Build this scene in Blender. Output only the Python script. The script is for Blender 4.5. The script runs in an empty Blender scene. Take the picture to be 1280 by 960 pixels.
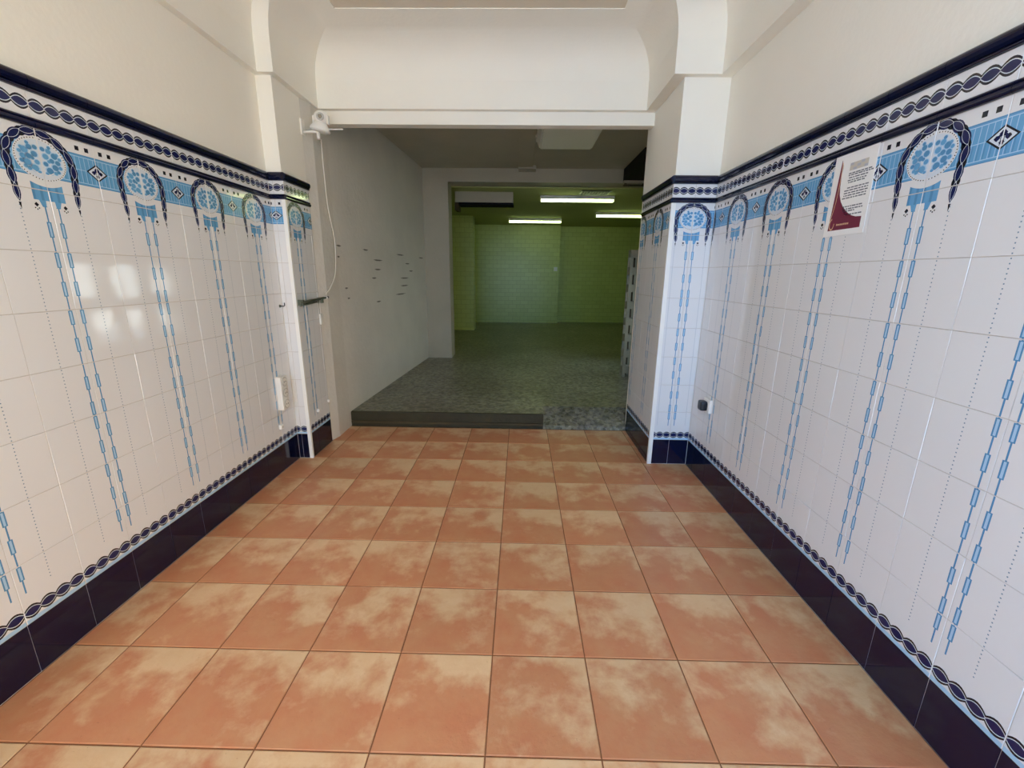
import bpy, bmesh, math, random
from mathutils import Matrix, Vector
random.seed(7)
scene = bpy.context.scene
COL = scene.collection

# ------------------------------------------------------------------ camera
def cam_axes(yaw, pit, rol):
    cy, sy, cp, sp, cr, sr = math.cos(yaw), math.sin(yaw), math.cos(pit), math.sin(pit), math.cos(rol), math.sin(rol)
    f = Vector((sy*cp, cy*cp, sp)); r = Vector((cy, -sy, 0)); u = r.cross(f)
    return r*cr + u*sr, u*cr - r*sr, f
R_, U_, F_ = cam_axes(-0.01677, -0.24765, 0.01128)
cd = bpy.data.cameras.new('camera'); cam = bpy.data.objects.new('camera', cd); COL.objects.link(cam)
cd.sensor_fit = 'HORIZONTAL'; cd.sensor_width = 36.0; cd.lens = 36.0*540.0/1280.0; cd.clip_start = 0.02; cd.clip_end = 200
M = Matrix((R_, U_, -F_)).transposed().to_4x4(); M.translation = Vector((0, 0, 1.34)); cam.matrix_world = M
scene.camera = cam

# ------------------------------------------------------------------ world, sun, exposure
w = bpy.data.worlds.new('sky'); scene.world = w; w.use_nodes = True
bg = w.node_tree.nodes['Background']; bg.inputs[0].default_value = (0.35, 0.62, 1.0, 1); bg.inputs[1].default_value = 5.4
sd = bpy.data.lights.new('sun', 'SUN'); sd.energy = 20.0; sd.angle = 0.009; sd.color = (1.0, 0.97, 0.93)
so = bpy.data.objects.new('sun', sd); COL.objects.link(so); so.location = (-4, 2, 9)
so.rotation_euler = Vector((0.66, -0.34, -0.67)).to_track_quat('-Z', 'Y').to_euler()
vs = scene.view_settings
vs.view_transform = 'Standard'; vs.look = 'None'; vs.exposure = -0.12; vs.gamma = 1.0; vs.use_curve_mapping = False
scene.cycles.max_bounces = 14; scene.cycles.diffuse_bounces = 9; scene.cycles.glossy_bounces = 5
scene.cycles.sample_clamp_indirect = 6.0; scene.cycles.caustics_reflective = False; scene.cycles.caustics_refractive = False

# ------------------------------------------------------------------ materials
MATS = {}
def lin(c):
    return tuple(((v/255)/12.92 if v/255 <= 0.04045 else ((v/255+0.055)/1.055)**2.4) for v in c)
def mat(name, rgb=None, rough=0.5, spec=0.5, metal=0.0, bump=0.0, bscale=8.0, var=0.0, vscale=3.0, emit=None, estr=0.0, coat=0.0, detail=3.0):
    """rgb = sRGB 0..255 of the surface itself; bump = noise relief; var = faint mottling of the colour."""
    m = bpy.data.materials.new(name); m.use_nodes = True; nt = m.node_tree; N = nt.nodes; K = nt.links
    b = N['Principled BSDF']; c = lin(rgb)
    b.inputs['Base Color'].default_value = (*c, 1); b.inputs['Roughness'].default_value = rough
    b.inputs['Specular IOR Level'].default_value = spec; b.inputs['Metallic'].default_value = metal
    b.inputs['Coat Weight'].default_value = coat; b.inputs['Coat Roughness'].default_value = 0.05
    if emit:
        b.inputs['Emission Color'].default_value = (*emit, 1); b.inputs['Emission Strength'].default_value = estr
    if bump or var:
        tc = N.new('ShaderNodeTexCoord'); oi = N.new('ShaderNodeObjectInfo')
        sc = N.new('ShaderNodeVectorMath'); sc.operation = 'SCALE'; cb = N.new('ShaderNodeCombineXYZ')
        for i in range(3): K.new(oi.outputs['Random'], cb.inputs[i])
        K.new(cb.outputs[0], sc.inputs[0]); sc.inputs['Scale'].default_value = 37.0
        ad = N.new('ShaderNodeVectorMath'); K.new(tc.outputs['Object'], ad.inputs[0]); K.new(sc.outputs[0], ad.inputs[1])
        if bump:
            n = N.new('ShaderNodeTexNoise'); n.inputs['Scale'].default_value = bscale; n.inputs['Detail'].default_value = detail
            K.new(ad.outputs[0], n.inputs['Vector']); bp = N.new('ShaderNodeBump'); bp.inputs['Strength'].default_value = bump
            bp.inputs['Distance'].default_value = 0.02
            K.new(n.outputs['Fac'], bp.inputs['Height']); K.new(bp.outputs[0], b.inputs['Normal'])
        if var:
            n = N.new('ShaderNodeTexNoise'); n.inputs['Scale'].default_value = vscale; n.inputs['Detail'].default_value = 6
            K.new(ad.outputs[0], n.inputs['Vector']); r = N.new('ShaderNodeValToRGB')
            r.color_ramp.elements[0].position = 0.3; r.color_ramp.elements[1].position = 0.7
            r.color_ramp.elements[0].color = (*[v*(1-var) for v in c], 1); r.color_ramp.elements[1].color = (*[min(1, v*(1+var)) for v in c], 1)
            K.new(n.outputs['Fac'], r.inputs[0]); K.new(r.outputs[0], b.inputs['Base Color'])
    MATS[name] = m
    return m

mat('plaster', (242, 239, 228), 0.75, 0.3, bump=0.05, bscale=45, var=0.015, vscale=2)
mat('ceiling_paint', (224, 214, 196), 0.8, 0.3, bump=0.05, bscale=40)
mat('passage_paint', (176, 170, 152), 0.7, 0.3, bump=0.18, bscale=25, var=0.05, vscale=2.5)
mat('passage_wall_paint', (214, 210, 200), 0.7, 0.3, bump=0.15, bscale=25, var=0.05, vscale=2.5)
mat('tile_white', (228, 229, 230), 0.06, 0.5, bump=0.035, bscale=7, detail=1)
mat('grout', (196, 190, 182), 0.9, 0.2)
mat('tile_navy', (6, 12, 46), 0.09, 0.5, bump=0.03, bscale=7, detail=1)
mat('print_navy', (26, 32, 80), 0.15, 0.5)
mat('print_black', (28, 30, 42), 0.15, 0.5)
mat('print_blue', (104, 165, 210), 0.15, 0.5)
mat('print_steel', (88, 145, 190), 0.15, 0.5)
mat('print_light', (172, 208, 235), 0.15, 0.5)
mat('print_pale', (214, 224, 234), 0.15, 0.5)
mat('print_dot', (120, 145, 165), 0.2, 0.5)
mat('trim_white', (246, 246, 242), 0.25, 0.5)
mat('plastic_white', (238, 236, 230), 0.35, 0.5)
mat('plastic_grey', (190, 188, 180), 0.4, 0.5)
mat('plastic_black', (30, 31, 36), 0.35, 0.5)
mat('lens_black', (10, 10, 12), 0.05, 0.6)
mat('metal_dark', (104, 108, 92), 0.35, 0.5, 0.7)
mat('metal_steel', (190, 190, 188), 0.25, 0.5, 0.9)
mat('cable_white', (226, 222, 214), 0.5, 0.4)
mat('paper', (240, 240, 238), 0.6, 0.3)
mat('ink_maroon', (118, 44, 66), 0.5, 0.3)
mat('ink_grey', (112, 116, 124), 0.6, 0.3)
mat('ink_gold', (226, 190, 150), 0.5, 0.3)
mat('ink_beige', (202, 196, 184), 0.6, 0.3)
mat('ink_bluegrey', (180, 184, 194), 0.6, 0.3)
mat('wood_dark', (52, 47, 27), 0.6, 0.4, bump=0.2, bscale=30, var=0.25, vscale=6)
mat('wood_light', (70, 58, 33), 0.6, 0.4, bump=0.2, bscale=30, var=0.2, vscale=6)
mat('dark_void', (24, 22, 26), 0.8, 0.2)
mat('green_cast_paint', (176, 182, 118), 0.9, 0.5, bump=0.05, bscale=20)  # green cast of the tube lights put into the paint colour
mat('scuff', (120, 118, 108), 0.8, 0.2)
mat('diffuser', (228, 228, 222), 0.4, 0.5)
mat('vent_metal', (62, 60, 48), 0.5, 0.4)
mat('pavement', (190, 193, 196), 0.9, 0.2, var=0.08, vscale=1.0)
mat('bounce_white', (250, 248, 244), 0.9, 0.2)
mat('facade', (234, 204, 162), 0.9, 0.2, var=0.03, vscale=1.0)
mat('shelf_white', (150, 148, 130), 0.5, 0.4)
mat('shelf_back', (78, 70, 54), 0.8, 0.2)
mat('tube_glow', (255, 255, 240), 0.4, 0.5, emit=(0.80, 1.0, 0.42), estr=9.5)

def terracotta():
    m = bpy.data.materials.new('terracotta'); m.use_nodes = True; nt = m.node_tree; N = nt.nodes; K = nt.links; b = N['Principled BSDF']
    tc = N.new('ShaderNodeTexCoord'); oi = N.new('ShaderNodeObjectInfo')
    cb = N.new('ShaderNodeCombineXYZ')
    for i in range(3): K.new(oi.outputs['Random'], cb.inputs[i])
    sc = N.new('ShaderNodeVectorMath'); sc.operation = 'SCALE'; sc.inputs['Scale'].default_value = 53.0; K.new(cb.outputs[0], sc.inputs[0])
    ad = N.new('ShaderNodeVectorMath'); K.new(tc.outputs['Object'], ad.inputs[0]); K.new(sc.outputs[0], ad.inputs[1])
    def noise(s, d, dist=0.0):
        n = N.new('ShaderNodeTexNoise'); n.inputs['Scale'].default_value = s; n.inputs['Detail'].default_value = d; n.inputs['Distortion'].default_value = dist
        n.inputs['Roughness'].default_value = 0.62
        K.new(ad.outputs[0], n.inputs['Vector']); return n.outputs['Fac']
    def math_(op, a, bb, clamp=False):
        n = N.new('ShaderNodeMath'); n.operation = op; n.use_clamp = clamp
        for i, v in enumerate((a, bb)):
            if isinstance(v, (int, float)): n.inputs[i].default_value = v
            else: K.new(v, n.inputs[i])
        return n.outputs[0]
    sp = N.new('ShaderNodeSeparateXYZ'); K.new(tc.outputs['Object'], sp.inputs[0])
    # the cream clouds sit towards the far and right-hand rim of every tile, as printed on this kind of tile
    grad = math_('ADD', math_('MULTIPLY', sp.outputs['X'], 0.45), math_('MULTIPLY', sp.outputs['Y'], 0.85))
    big = noise(6.5, 7, 0.15)
    e = math_('ADD', big, grad)
    r1 = N.new('ShaderNodeValToRGB'); r1.color_ramp.elements[0].position = 0.46; r1.color_ramp.elements[1].position = 0.66
    K.new(e, r1.inputs[0])
    red = N.new('ShaderNodeValToRGB'); K.new(noise(9, 4), red.inputs[0])
    red.color_ramp.elements[0].position = 0.35; red.color_ramp.elements[1].position = 0.7
    red.color_ramp.elements[0].color = (*lin((196, 126, 88)), 1); red.color_ramp.elements[1].color = (*lin((200, 142, 100)), 1)
    cr = N.new('ShaderNodeValToRGB'); K.new(noise(14, 5), cr.inputs[0])
    cr.color_ramp.elements[0].color = (*lin((214, 170, 124)), 1); cr.color_ramp.elements[1].color = (*lin((230, 202, 160)), 1)
    mx = N.new('ShaderNodeMix'); mx.data_type = 'RGBA'
    K.new(math_('MULTIPLY', r1.outputs[0], 0.85), mx.inputs['Factor']); K.new(red.outputs[0], mx.inputs['A']); K.new(cr.outputs[0], mx.inputs['B'])
    # pits and specks
    sk = noise(85, 2); r2 = N.new('ShaderNodeValToRGB'); r2.color_ramp.elements[0].position = 0.70; r2.color_ramp.elements[1].position = 0.76
    K.new(sk, r2.inputs[0]); mx2 = N.new('ShaderNodeMix'); mx2.data_type = 'RGBA'; K.new(math_('MULTIPLY', r2.outputs[0], 0.35), mx2.inputs['Factor'])
    K.new(mx.outputs['Result'], mx2.inputs['A']); mx2.inputs['B'].default_value = (*lin((150, 92, 62)), 1)
    # per tile shade
    hv = N.new('ShaderNodeHueSaturation'); K.new(mx2.outputs['Result'], hv.inputs['Color']); hv.inputs['Saturation'].default_value = 1.0
    mr = N.new('ShaderNodeMapRange'); K.new(oi.outputs['Random'], mr.inputs[0]); mr.inputs[3].default_value = 0.93; mr.inputs[4].default_value = 1.05
    K.new(mr.outputs[0], hv.inputs['Value']); K.new(hv.outputs[0], b.inputs['Base Color'])
    b.inputs['Roughness'].default_value = 0.38; b.inputs['Specular IOR Level'].default_value = 0.45
    bp = N.new('ShaderNodeBump'); bp.inputs['Strength'].default_value = 0.10; bp.inputs['Distance'].default_value = 0.02
    K.new(noise(16, 5), bp.inputs['Height']); K.new(bp.outputs[0], b.inputs['Normal'])
    MATS['terracotta'] = m
terracotta()
mat('floor_grout', (138, 92, 62), 0.9, 0.2)

def speckled():
    m = bpy.data.materials.new('worn_terrazzo'); m.use_nodes = True; nt = m.node_tree; N = nt.nodes; K = nt.links; b = N['Principled BSDF']
    tc = N.new('ShaderNodeTexCoord')
    v = N.new('ShaderNodeTexVoronoi'); v.inputs['Scale'].default_value = 38; K.new(tc.outputs['Object'], v.inputs['Vector'])
    n = N.new('ShaderNodeTexNoise'); n.inputs['Scale'].default_value = 16; n.inputs['Detail'].default_value = 8; n.inputs['Roughness'].default_value = 0.75; K.new(tc.outputs['Object'], n.inputs['Vector'])
    n2 = N.new('ShaderNodeTexNoise'); n2.inputs['Scale'].default_value = 1.2; n2.inputs['Detail'].default_value = 4; K.new(tc.outputs['Object'], n2.inputs['Vector'])
    r = N.new('ShaderNodeValToRGB'); r.color_ramp.elements[0].position = 0.45; r.color_ramp.elements[1].position = 0.57
    r.color_ramp.elements[0].color = (*lin((76, 74, 46)), 1); r.color_ramp.elements[1].color = (*lin((146, 142, 104)), 1); K.new(n.outputs['Fac'], r.inputs[0])
    mx = N.new('ShaderNodeMix'); mx.data_type = 'RGBA'; mx.inputs['Factor'].default_value = 0.28; K.new(r.outputs[0], mx.inputs['A']); K.new(v.outputs['Color'], mx.inputs['B'])
    bw = N.new('ShaderNodeRGBToBW'); K.new(v.outputs['Color'], bw.inputs[0]); K.new(bw.outputs[0], mx.inputs['B'])
    r2 = N.new('ShaderNodeValToRGB'); r2.color_ramp.elements[0].position = 0.35; r2.color_ramp.elements[1].position = 0.7
    r2.color_ramp.elements[0].color = (0.62, 0.60, 0.54, 1); r2.color_ramp.elements[1].color = (1, 1, 1, 1); K.new(n2.outputs['Fac'], r2.inputs[0])
    mu = N.new('ShaderNodeMix'); mu.data_type = 'RGBA'; mu.blend_type = 'MULTIPLY'; mu.inputs['Factor'].default_value = 1.0
    K.new(mx.outputs['Result'], mu.inputs['A']); K.new(r2.outputs[0], mu.inputs['B']); K.new(mu.outputs['Result'], b.inputs['Base Color'])
    b.inputs['Roughness'].default_value = 0.34
    MATS['worn_terrazzo'] = m
speckled()

def back_tiles():
    """small glazed brick-shaped tiles, too far away to tell apart"""
    m = bpy.data.materials.new('far_glazed_tiles'); m.use_nodes = True; nt = m.node_tree; N = nt.nodes; K = nt.links; b = N['Principled BSDF']
    tc = N.new('ShaderNodeTexCoord'); mp = N.new('ShaderNodeMapping'); mp.inputs['Rotation'].default_value = (math.pi/2, 0, 0)
    K.new(tc.outputs['Object'], mp.inputs[0])
    br = N.new('ShaderNodeTexBrick'); br.inputs['Scale'].default_value = 1.0; br.inputs['Brick Width'].default_value = 0.2; br.inputs['Row Height'].default_value = 0.1
    br.inputs['Mortar Size'].default_value = 0.004; br.inputs['Color1'].default_value = (*lin((196, 208, 124)), 1); br.inputs['Color2'].default_value = (*lin((188, 200, 116)), 1)  # tile colour also carries the green of the tube light
    br.inputs['Mortar'].default_value = (*lin((168, 180, 102)), 1)
    K.new(mp.outputs[0], br.inputs['Vector']); K.new(br.outputs['Color'], b.inputs['Base Color']); b.inputs['Roughness'].default_value = 0.3
    bp = N.new('ShaderNodeBump'); bp.inputs['Strength'].default_value = 0.3; bp.inputs['Distance'].default_value = 0.01; bp.invert = True
    K.new(br.outputs['Fac'], bp.inputs['Height']); K.new(bp.outputs[0], b.inputs['Normal'])
    MATS['far_glazed_tiles'] = m
back_tiles()

def glass():
    m = bpy.data.materials.new('clear_glass'); m.use_nodes = True; nt = m.node_tree; N = nt.nodes; K = nt.links
    N.remove(N['Principled BSDF']); g = N.new('ShaderNodeBsdfGlossy'); g.inputs['Roughness'].default_value = 0.02
    t = N.new('ShaderNodeBsdfTransparent'); t.inputs[0].default_value = (0.93, 0.96, 0.95, 1); mx = N.new('ShaderNodeMixShader'); mx.inputs[0].default_value = 0.05
    K.new(t.outputs[0], mx.inputs[1]); K.new(g.outputs[0], mx.inputs[2]); K.new(mx.outputs[0], N['Material Output'].inputs[0])
    MATS['clear_glass'] = m
glass()

# ------------------------------------------------------------------ mesh helpers
class MB:
    def __init__(s): s.v = []; s.f = []; s.m = []; s.mats = []; s.sm = []
    def mi(s, name):
        if name not in s.mats: s.mats.append(name)
        return s.mats.index(name)
    def poly(s, pts, mt, smooth=False):
        k = len(s.v); s.v += [tuple(p) for p in pts]; s.f.append(tuple(range(k, k+len(pts)))); s.m.append(s.mi(mt)); s.sm.append(smooth)
    def box(s, a, b, mt, bev=0.0):
        bm = bmesh.new(); x0, y0, z0 = a; x1, y1, z1 = b
        bmesh.ops.create_cube(bm, size=1)
        for v in bm.verts: v.co = Vector(((x0+x1)/2+v.co.x*(x1-x0), (y0+y1)/2+v.co.y*(y1-y0), (z0+z1)/2+v.co.z*(z1-z0)))
        if bev: bmesh.ops.bevel(bm, geom=bm.edges[:], offset=bev, segments=2, profile=0.6, affect='EDGES')
        s.addbm(bm, mt); return s
    def addbm(s, bm, mt, smooth=False, mtx=None):
        if mtx is not None: bm.transform(mtx)
        bm.normal_update(); k = len(s.v); bm.verts.index_update()
        s.v += [tuple(v.co) for v in bm.verts]
        for f in bm.faces: s.f.append(tuple(k+v.index for v in f.verts)); s.m.append(s.mi(mt)); s.sm.append(smooth)
        bm.free(); return s
    def cyl(s, p, q, r, mt, r2=None, n=16, caps=True):
        p, q = Vector(p), Vector(q); d = q-p; bm = bmesh.new()
        bmesh.ops.create_cone(bm, cap_ends=caps, segments=n, radius1=r, radius2=r if r2 is None else r2, depth=d.length)
        m = Matrix.Translation((p+q)/2) @ d.to_track_quat('Z', 'Y').to_matrix().to_4x4()
        bm.transform(m); bm.normal_update(); k = len(s.v); bm.verts.index_update(); s.v += [tuple(v.co) for v in bm.verts]
        for f in bm.faces: s.f.append(tuple(k+v.index for v in f.verts)); s.m.append(s.mi(mt)); s.sm.append(len(f.verts) == 4)
        bm.free(); return s
    def sphere(s, c, r, mt, sc=(1, 1, 1), n=20):
        bm = bmesh.new(); bmesh.ops.create_uvsphere(bm, u_segments=n, v_segments=n//2+2, radius=r)
        s.addbm(bm, mt, True, Matrix.Translation(c) @ Matrix.Diagonal((*sc, 1))); return s
    def tube(s, pts, r, mt, n=8):
        P = [Vector(p) for p in pts]; rings = []
        for i, p in enumerate(P):
            d = (P[min(i+1, len(P)-1)]-P[max(i-1, 0)]).normalized(); a = d.orthogonal().normalized() if i == 0 else (rings_a - d*rings_a.dot(d)).normalized()
            rings_a = a; b = d.cross(a); k = len(s.v)
            s.v += [tuple(p+a*(r*math.cos(2*math.pi*j/n))+b*(r*math.sin(2*math.pi*j/n))) for j in range(n)]; rings.append(k)
        for k0, k1 in zip(rings, rings[1:]):
            for j in range(n): s.f.append((k0+j, k0+(j+1) % n, k1+(j+1) % n, k1+j)); s.m.append(s.mi(mt)); s.sm.append(True)
        s.f.append(tuple(reversed(range(rings[0], rings[0]+n)))); s.m.append(s.mi(mt)); s.sm.append(False)
        s.f.append(tuple(range(rings[-1], rings[-1]+n))); s.m.append(s.mi(mt)); s.sm.append(False); return s
    def prism(s, plan, z0, z1, mt):
        n = len(plan); area = sum(plan[i][0]*plan[(i+1) % n][1]-plan[(i+1) % n][0]*plan[i][1] for i in range(n))
        if area < 0: plan = plan[::-1]
        s.poly([(x, y, z1) for x, y in plan], mt); s.poly([(x, y, z0) for x, y in plan[::-1]], mt)
        for i in range(n):
            (x, y), (X, Y) = plan[i], plan[(i+1) % n]; s.poly([(x, y, z0), (X, Y, z0), (X, Y, z1), (x, y, z1)], mt)
        return s
    def mesh(s, name):
        me = bpy.data.meshes.new(name); me.from_pydata(s.v, [], s.f)
        for n in s.mats: me.materials.append(MATS[n])
        me.polygons.foreach_set('material_index', s.m); me.polygons.foreach_set('use_smooth', s.sm); me.update(); return me
    def build(s, name, parent=None): return link(name, s.mesh(name), parent)

def link(name, me, parent=None, mtx=None):
    o = bpy.data.objects.new(name, me); COL.objects.link(o)
    if parent is not None: o.parent = parent
    if mtx is not None: o.matrix_local = mtx
    return o
def tag(o, label, cat, group=None, kind=None):
    o['label'] = label; o['category'] = cat
    if group: o['group'] = group
    if kind: o['kind'] = kind
    return o
def empty(name, loc, label, cat, group=None):
    o = bpy.data.objects.new(name, None); COL.objects.link(o); o.location = loc; o.empty_display_size = 0.05
    return tag(o, label, cat, group)
def struct(o, label, cat): return tag(o, label, cat, kind='structure')
def at(root, mb):      # mesh written in world coordinates, stored relative to the thing's base
    L = Vector(root.location); mb.v = [tuple(Vector(v)-L) for v in mb.v]; return mb
def copy_tree(o, parent=None):
    c = o.copy(); COL.objects.link(c); c.parent = parent
    for ch in [x for x in o.children]: copy_tree(ch, c)
    return c

# ------------------------------------------------------------------ outdoors (what lights the room)
g = MB().box((-40, -40, -0.30), (40, -1.2, -0.02), 'pavement').build('pavement'); struct(g, 'grey paved street outside the open shop front', 'pavement')
g = MB().box((-40, -1.2, -0.30), (-2.3, 40, -0.02), 'pavement').box((3.6, -1.2, -0.30), (40, 40, -0.02), 'pavement').box((1.9, 3.8, -0.30), (3.6, 6.4, -0.02), 'pavement').build('side_yard'); struct(g, 'grey paved ground on both sides of the building', 'pavement')
g = MB().box((6.6, 2.0, -0.02), (6.9, 26, 6), 'bounce_white').build('wall_yard_added'); struct(g, 'unseen white yard wall added to bounce sun through the side window', 'wall')  # out of view, added to send bright sun into the left-wall reflections
f = MB().box((2.6, -14, -0.02), (9, -1.9, 11), 'facade').build('wall_bounce_facade'); struct(f, 'unseen cream house front added beside the street for warm bounce', 'wall')  # house added out of view, throws warm sunlight onto the left wall

# ------------------------------------------------------------------ room shell
ZC = 3.0
YF = -1.2
wl = MB().box((-1.90, YF, 0), (-1.631, 2.966, ZC+0.1), 'plaster').build('wall_left'); struct(wl, 'white plastered left wall with blue and white tile dado', 'wall')
wr = MB().box((1.241, YF, 0), (1.50, 2.974, ZC+0.1), 'plaster').build('wall_right'); struct(wr, 'white plastered right wall with blue and white tile dado', 'wall')
wpl = MB().prism([(-1.90, 2.966), (-1.533, 2.966), (-1.533, 3.305), (-1.90, 3.305)], 0, ZC+0.1, 'plaster').build('wall_left_pilaster'); struct(wpl, 'shallow left pilaster at the opening, tiled below and white above', 'pilaster')
wpr = MB().prism([(0.963, 2.974), (1.50, 2.974), (1.50, 3.72), (0.963, 3.72)], 0, ZC+0.1, 'plaster').build('wall_right_pilaster'); struct(wpr, 'wide right pilaster at the opening, tiled below and white above', 'pilaster')
wpp = MB().prism([(-1.533, 3.305), (-1.507, 3.41), (-1.510, 3.66), (-1.350, 6.31), (-1.90, 6.31), (-1.90, 3.305)], 0, ZC+0.1, 'passage_wall_paint').build('wall_passage_left')
struct(wpp, 'scuffed white painted left wall of the passage behind the opening', 'wall')
for (y, z, l) in [(3.71, 1.559, .07), (4.253, 1.555, .10), (5.25, 1.553, .22), (6.1, 1.55, .18), (4.55, 1.47, .20), (5.5, 1.46, .14), (3.69, 1.471, .035), (4.53, 1.379, .14), (5.63, 1.374, .13), (4.42, 1.295, .10), (5.37, 1.289, .26), (3.79, 1.214, .05), (5.35, 1.201, .24), (5.2, 1.107, .3), (3.82, 1.127, .04), (4.5, 1.06, .1)]:
    xx = lambda yy: -1.510+(yy-3.66)*(0.16/2.65)
    t = 0.010; l *= 1.25; m = MB()
    n = 6
    for i in range(n):      # ragged tapering chip in the paint
        a, b = i/n, (i+1)/n; ya, yb = y-l/2+l*a, y-l/2+l*b
        ha = t*math.sin(math.pi*a)*(0.7+0.5*((i*37) % 5)/5)+0.0006; hb = t*math.sin(math.pi*b)*(0.7+0.5*(((i+1)*37) % 5)/5)+0.0006
        m.poly([(xx(ya)+.0012, ya, z-ha), (xx(yb)+.0012, yb, z-hb), (xx(yb)+.0012, yb, z+hb*.5), (xx(ya)+.0012, ya, z+ha*.5)], 'scuff')
    m.build('paint_chip', wpp)

# lintel over the opening
li = MB().box((-1.533, 3.555, 2.41), (0.963, 3.64, ZC+0.1), 'plaster').build('wall_lintel'); struct(li, 'white plaster lintel across the top of the opening', 'lintel')
# ceiling above the cove
ce = MB().box((-1.90, YF, 2.9455), (1.50, 3.66, ZC+0.12), 'ceiling_paint').build('ceiling'); struct(ce, 'off white entrance ceiling inside the curved cornice', 'ceiling')
# coved cornice: a profile swept round the walls with mitred corners
path = [(-1.631, YF), (-1.631, 2.966), (-1.533, 2.966), (-1.533, 3.555), (0.963, 3.555), (0.963, 2.974), (1.241, 2.974), (1.241, YF)]
def sweep(path, prof_fn, mt):
    m = MB(); n = len(path); nseg = n-1
    dirs = [(Vector(path[i+1])-Vector(path[i])).normalized() for i in range(nseg)]
    nor = [Vector((d.y, -d.x)) for d in dirs]       # to the right of the walking direction = into the room
    rows = []
    for i in range(n):
        rows.append([])
        for (dl, dr, df, z) in prof_fn:
            def off(k):
                s = nor[k]; return dl if s.x > 0.5 else (dr if s.x < -0.5 else df)
            p = Vector(path[i])
            if i == 0: q = p+nor[0]*off(0)
            elif i == n-1: q = p+nor[-1]*off(nseg-1)
            else: q = p+nor[i-1]*off(i-1)+nor[i]*off(i)
            rows[-1].append((q.x, q.y, z))
    for i in range(nseg):
        for j in range(len(prof_fn)-1):
            m.poly([rows[i][j], rows[i+1][j], rows[i+1][j+1], rows[i][j+1]], mt, j > 1)
    return m
prof = [(0.0, 0.0, 0.0, 2.497), (0.040, 0.075, 0.045, 2.497)]
D = 0.345
CVP = [(0, 2.68), (.004, 2.73), (.016, 2.775), (.036, 2.812), (.062, 2.842), (.095, 2.867), (.135, 2.889), (.180, 2.908), (.230, 2.925), (.285, 2.940)]
for c, z in CVP:
    q = c/.285; prof.append((0.040+(D-.040)*q, 0.075+(D-.075)*q, 0.045+(D+.04-.045)*q, z))
prof.append((D, D, D+0.04, 2.949))
cv = sweep(path, prof, 'plaster'); me = cv.mesh('trim_cove')
bm = bmesh.new(); bm.from_mesh(me); bmesh.ops.remove_doubles(bm, verts=bm.verts[:], dist=1e-5)
bmesh.ops.recalc_face_normals(bm, faces=bm.faces[:])
for e in bm.edges:
    if len(e.link_faces) == 2 and e.calc_face_angle(0) > 0.5: e.smooth = False
bm.to_mesh(me); bm.free()
co = link('trim_1', me); struct(co, 'white curved plaster cove running around walls and pilasters below ceiling', 'cornice')

# entrance floor: bed plus single terracotta tiles
fl = MB().box((-1.66, YF, -0.06), (1.27, 3.67, -0.0025), 'floor_grout').build('floor'); struct(fl, 'terracotta tiled entrance floor with brown joints', 'floor')
tile_cache = {}
def floor_tile(x0, x1, y0, y1):
    key = (round(x1-x0, 3), round(y1-y0, 3))
    if key not in tile_cache:
        a, b = (x1-x0)/2, (y1-y0)/2; m = MB(); h, bv = 0.0, 0.0025; lo = -0.008
        T = [(-a+bv, -b+bv, h), (a-bv, -b+bv, h), (a-bv, b-bv, h), (-a+bv, b-bv, h)]
        Mi = [(-a, -b, -0.0015), (a, -b, -0.0015), (a, b, -0.0015), (-a, b, -0.0015)]; B = [(x, y, lo) for x, y, _ in Mi]
        m.poly(T, 'terracotta')
        for i in range(4):
            j = (i+1) % 4; m.poly([Mi[i], Mi[j], T[j], T[i]], 'terracotta', True); m.poly([B[i], B[j], Mi[j], Mi[i]], 'terracotta')
        tile_cache[key] = m.mesh('floor_tile')
    o = link('floor_tile', tile_cache[key], fl); o.location = ((x0+x1)/2, (y0+y1)/2, random.uniform(-0.0004, 0.0004))
    o.rotation_euler = (random.gauss(0, 0.0009), random.gauss(0, 0.0009), 0)
PX, PY, gap = 0.3345, 0.3397, 0.0045
for i in range(-5, 5):
    for j in range(-7, 8):
        x0, x1 = -0.081+i*PX, -0.081+(i+1)*PX; y0, y1 = 0.939+j*PY, 0.939+(j+1)*PY
        x0 = max(x0, -1.625); x1 = min(x1, 1.236); y0 = max(y0, YF); y1 = min(y1, 3.665)
        if y0 >= 2.9: x0 = max(x0, -1.528); x1 = min(x1, 0.957)
        if x1-x0 < 0.03 or y1-y0 < 0.03: continue
        floor_tile(x0+gap/2, x1-gap/2, y0+gap/2, y1-gap/2)

# ------------------------------------------------------------------ printed wall tiles
def lens(cu, cv_, L, h, ang=0.0, n=6):
    c, s = math.cos(ang), math.sin(ang); pts = []
    for k in range(n+1):
        t = -1+2*k/n; pts.append((t*L/2, -h*(1-t*t)))
    for k in range(n-1, 0, -1):
        t = -1+2*k/n; pts.append((t*L/2, h*(1-t*t)))
    return [(cu+x*c-y*s, cv_+x*s+y*c) for x, y in pts]
def rect(a, b, c, d): return [(a, c), (b, c), (b, d), (a, d)]
def ell(cu, cv_, ru, rv, n=20): return [(cu+ru*math.cos(2*math.pi*k/n), cv_+rv*math.sin(2*math.pi*k/n)) for k in range(n)]
def stroke_lens(P, cu, cv_, L, h, ang, wd, layer, mt, n=6):
    c, s = math.cos(ang), math.sin(ang)
    for sg in (-1, 1):
        for k in range(n):
            a, b = -1+2*k/n, -1+2*(k+1)/n
            q = [(a*L/2, sg*h*(1-a*a)), (b*L/2, sg*h*(1-b*b)), (b*L/2, sg*(h*(1-b*b))+wd), (a*L/2, sg*(h*(1-a*a))+wd)]
            P.append((layer, mt, [(cu+x*c-y*s, cv_+x*s+y*c) for x, y in q]))

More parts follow.
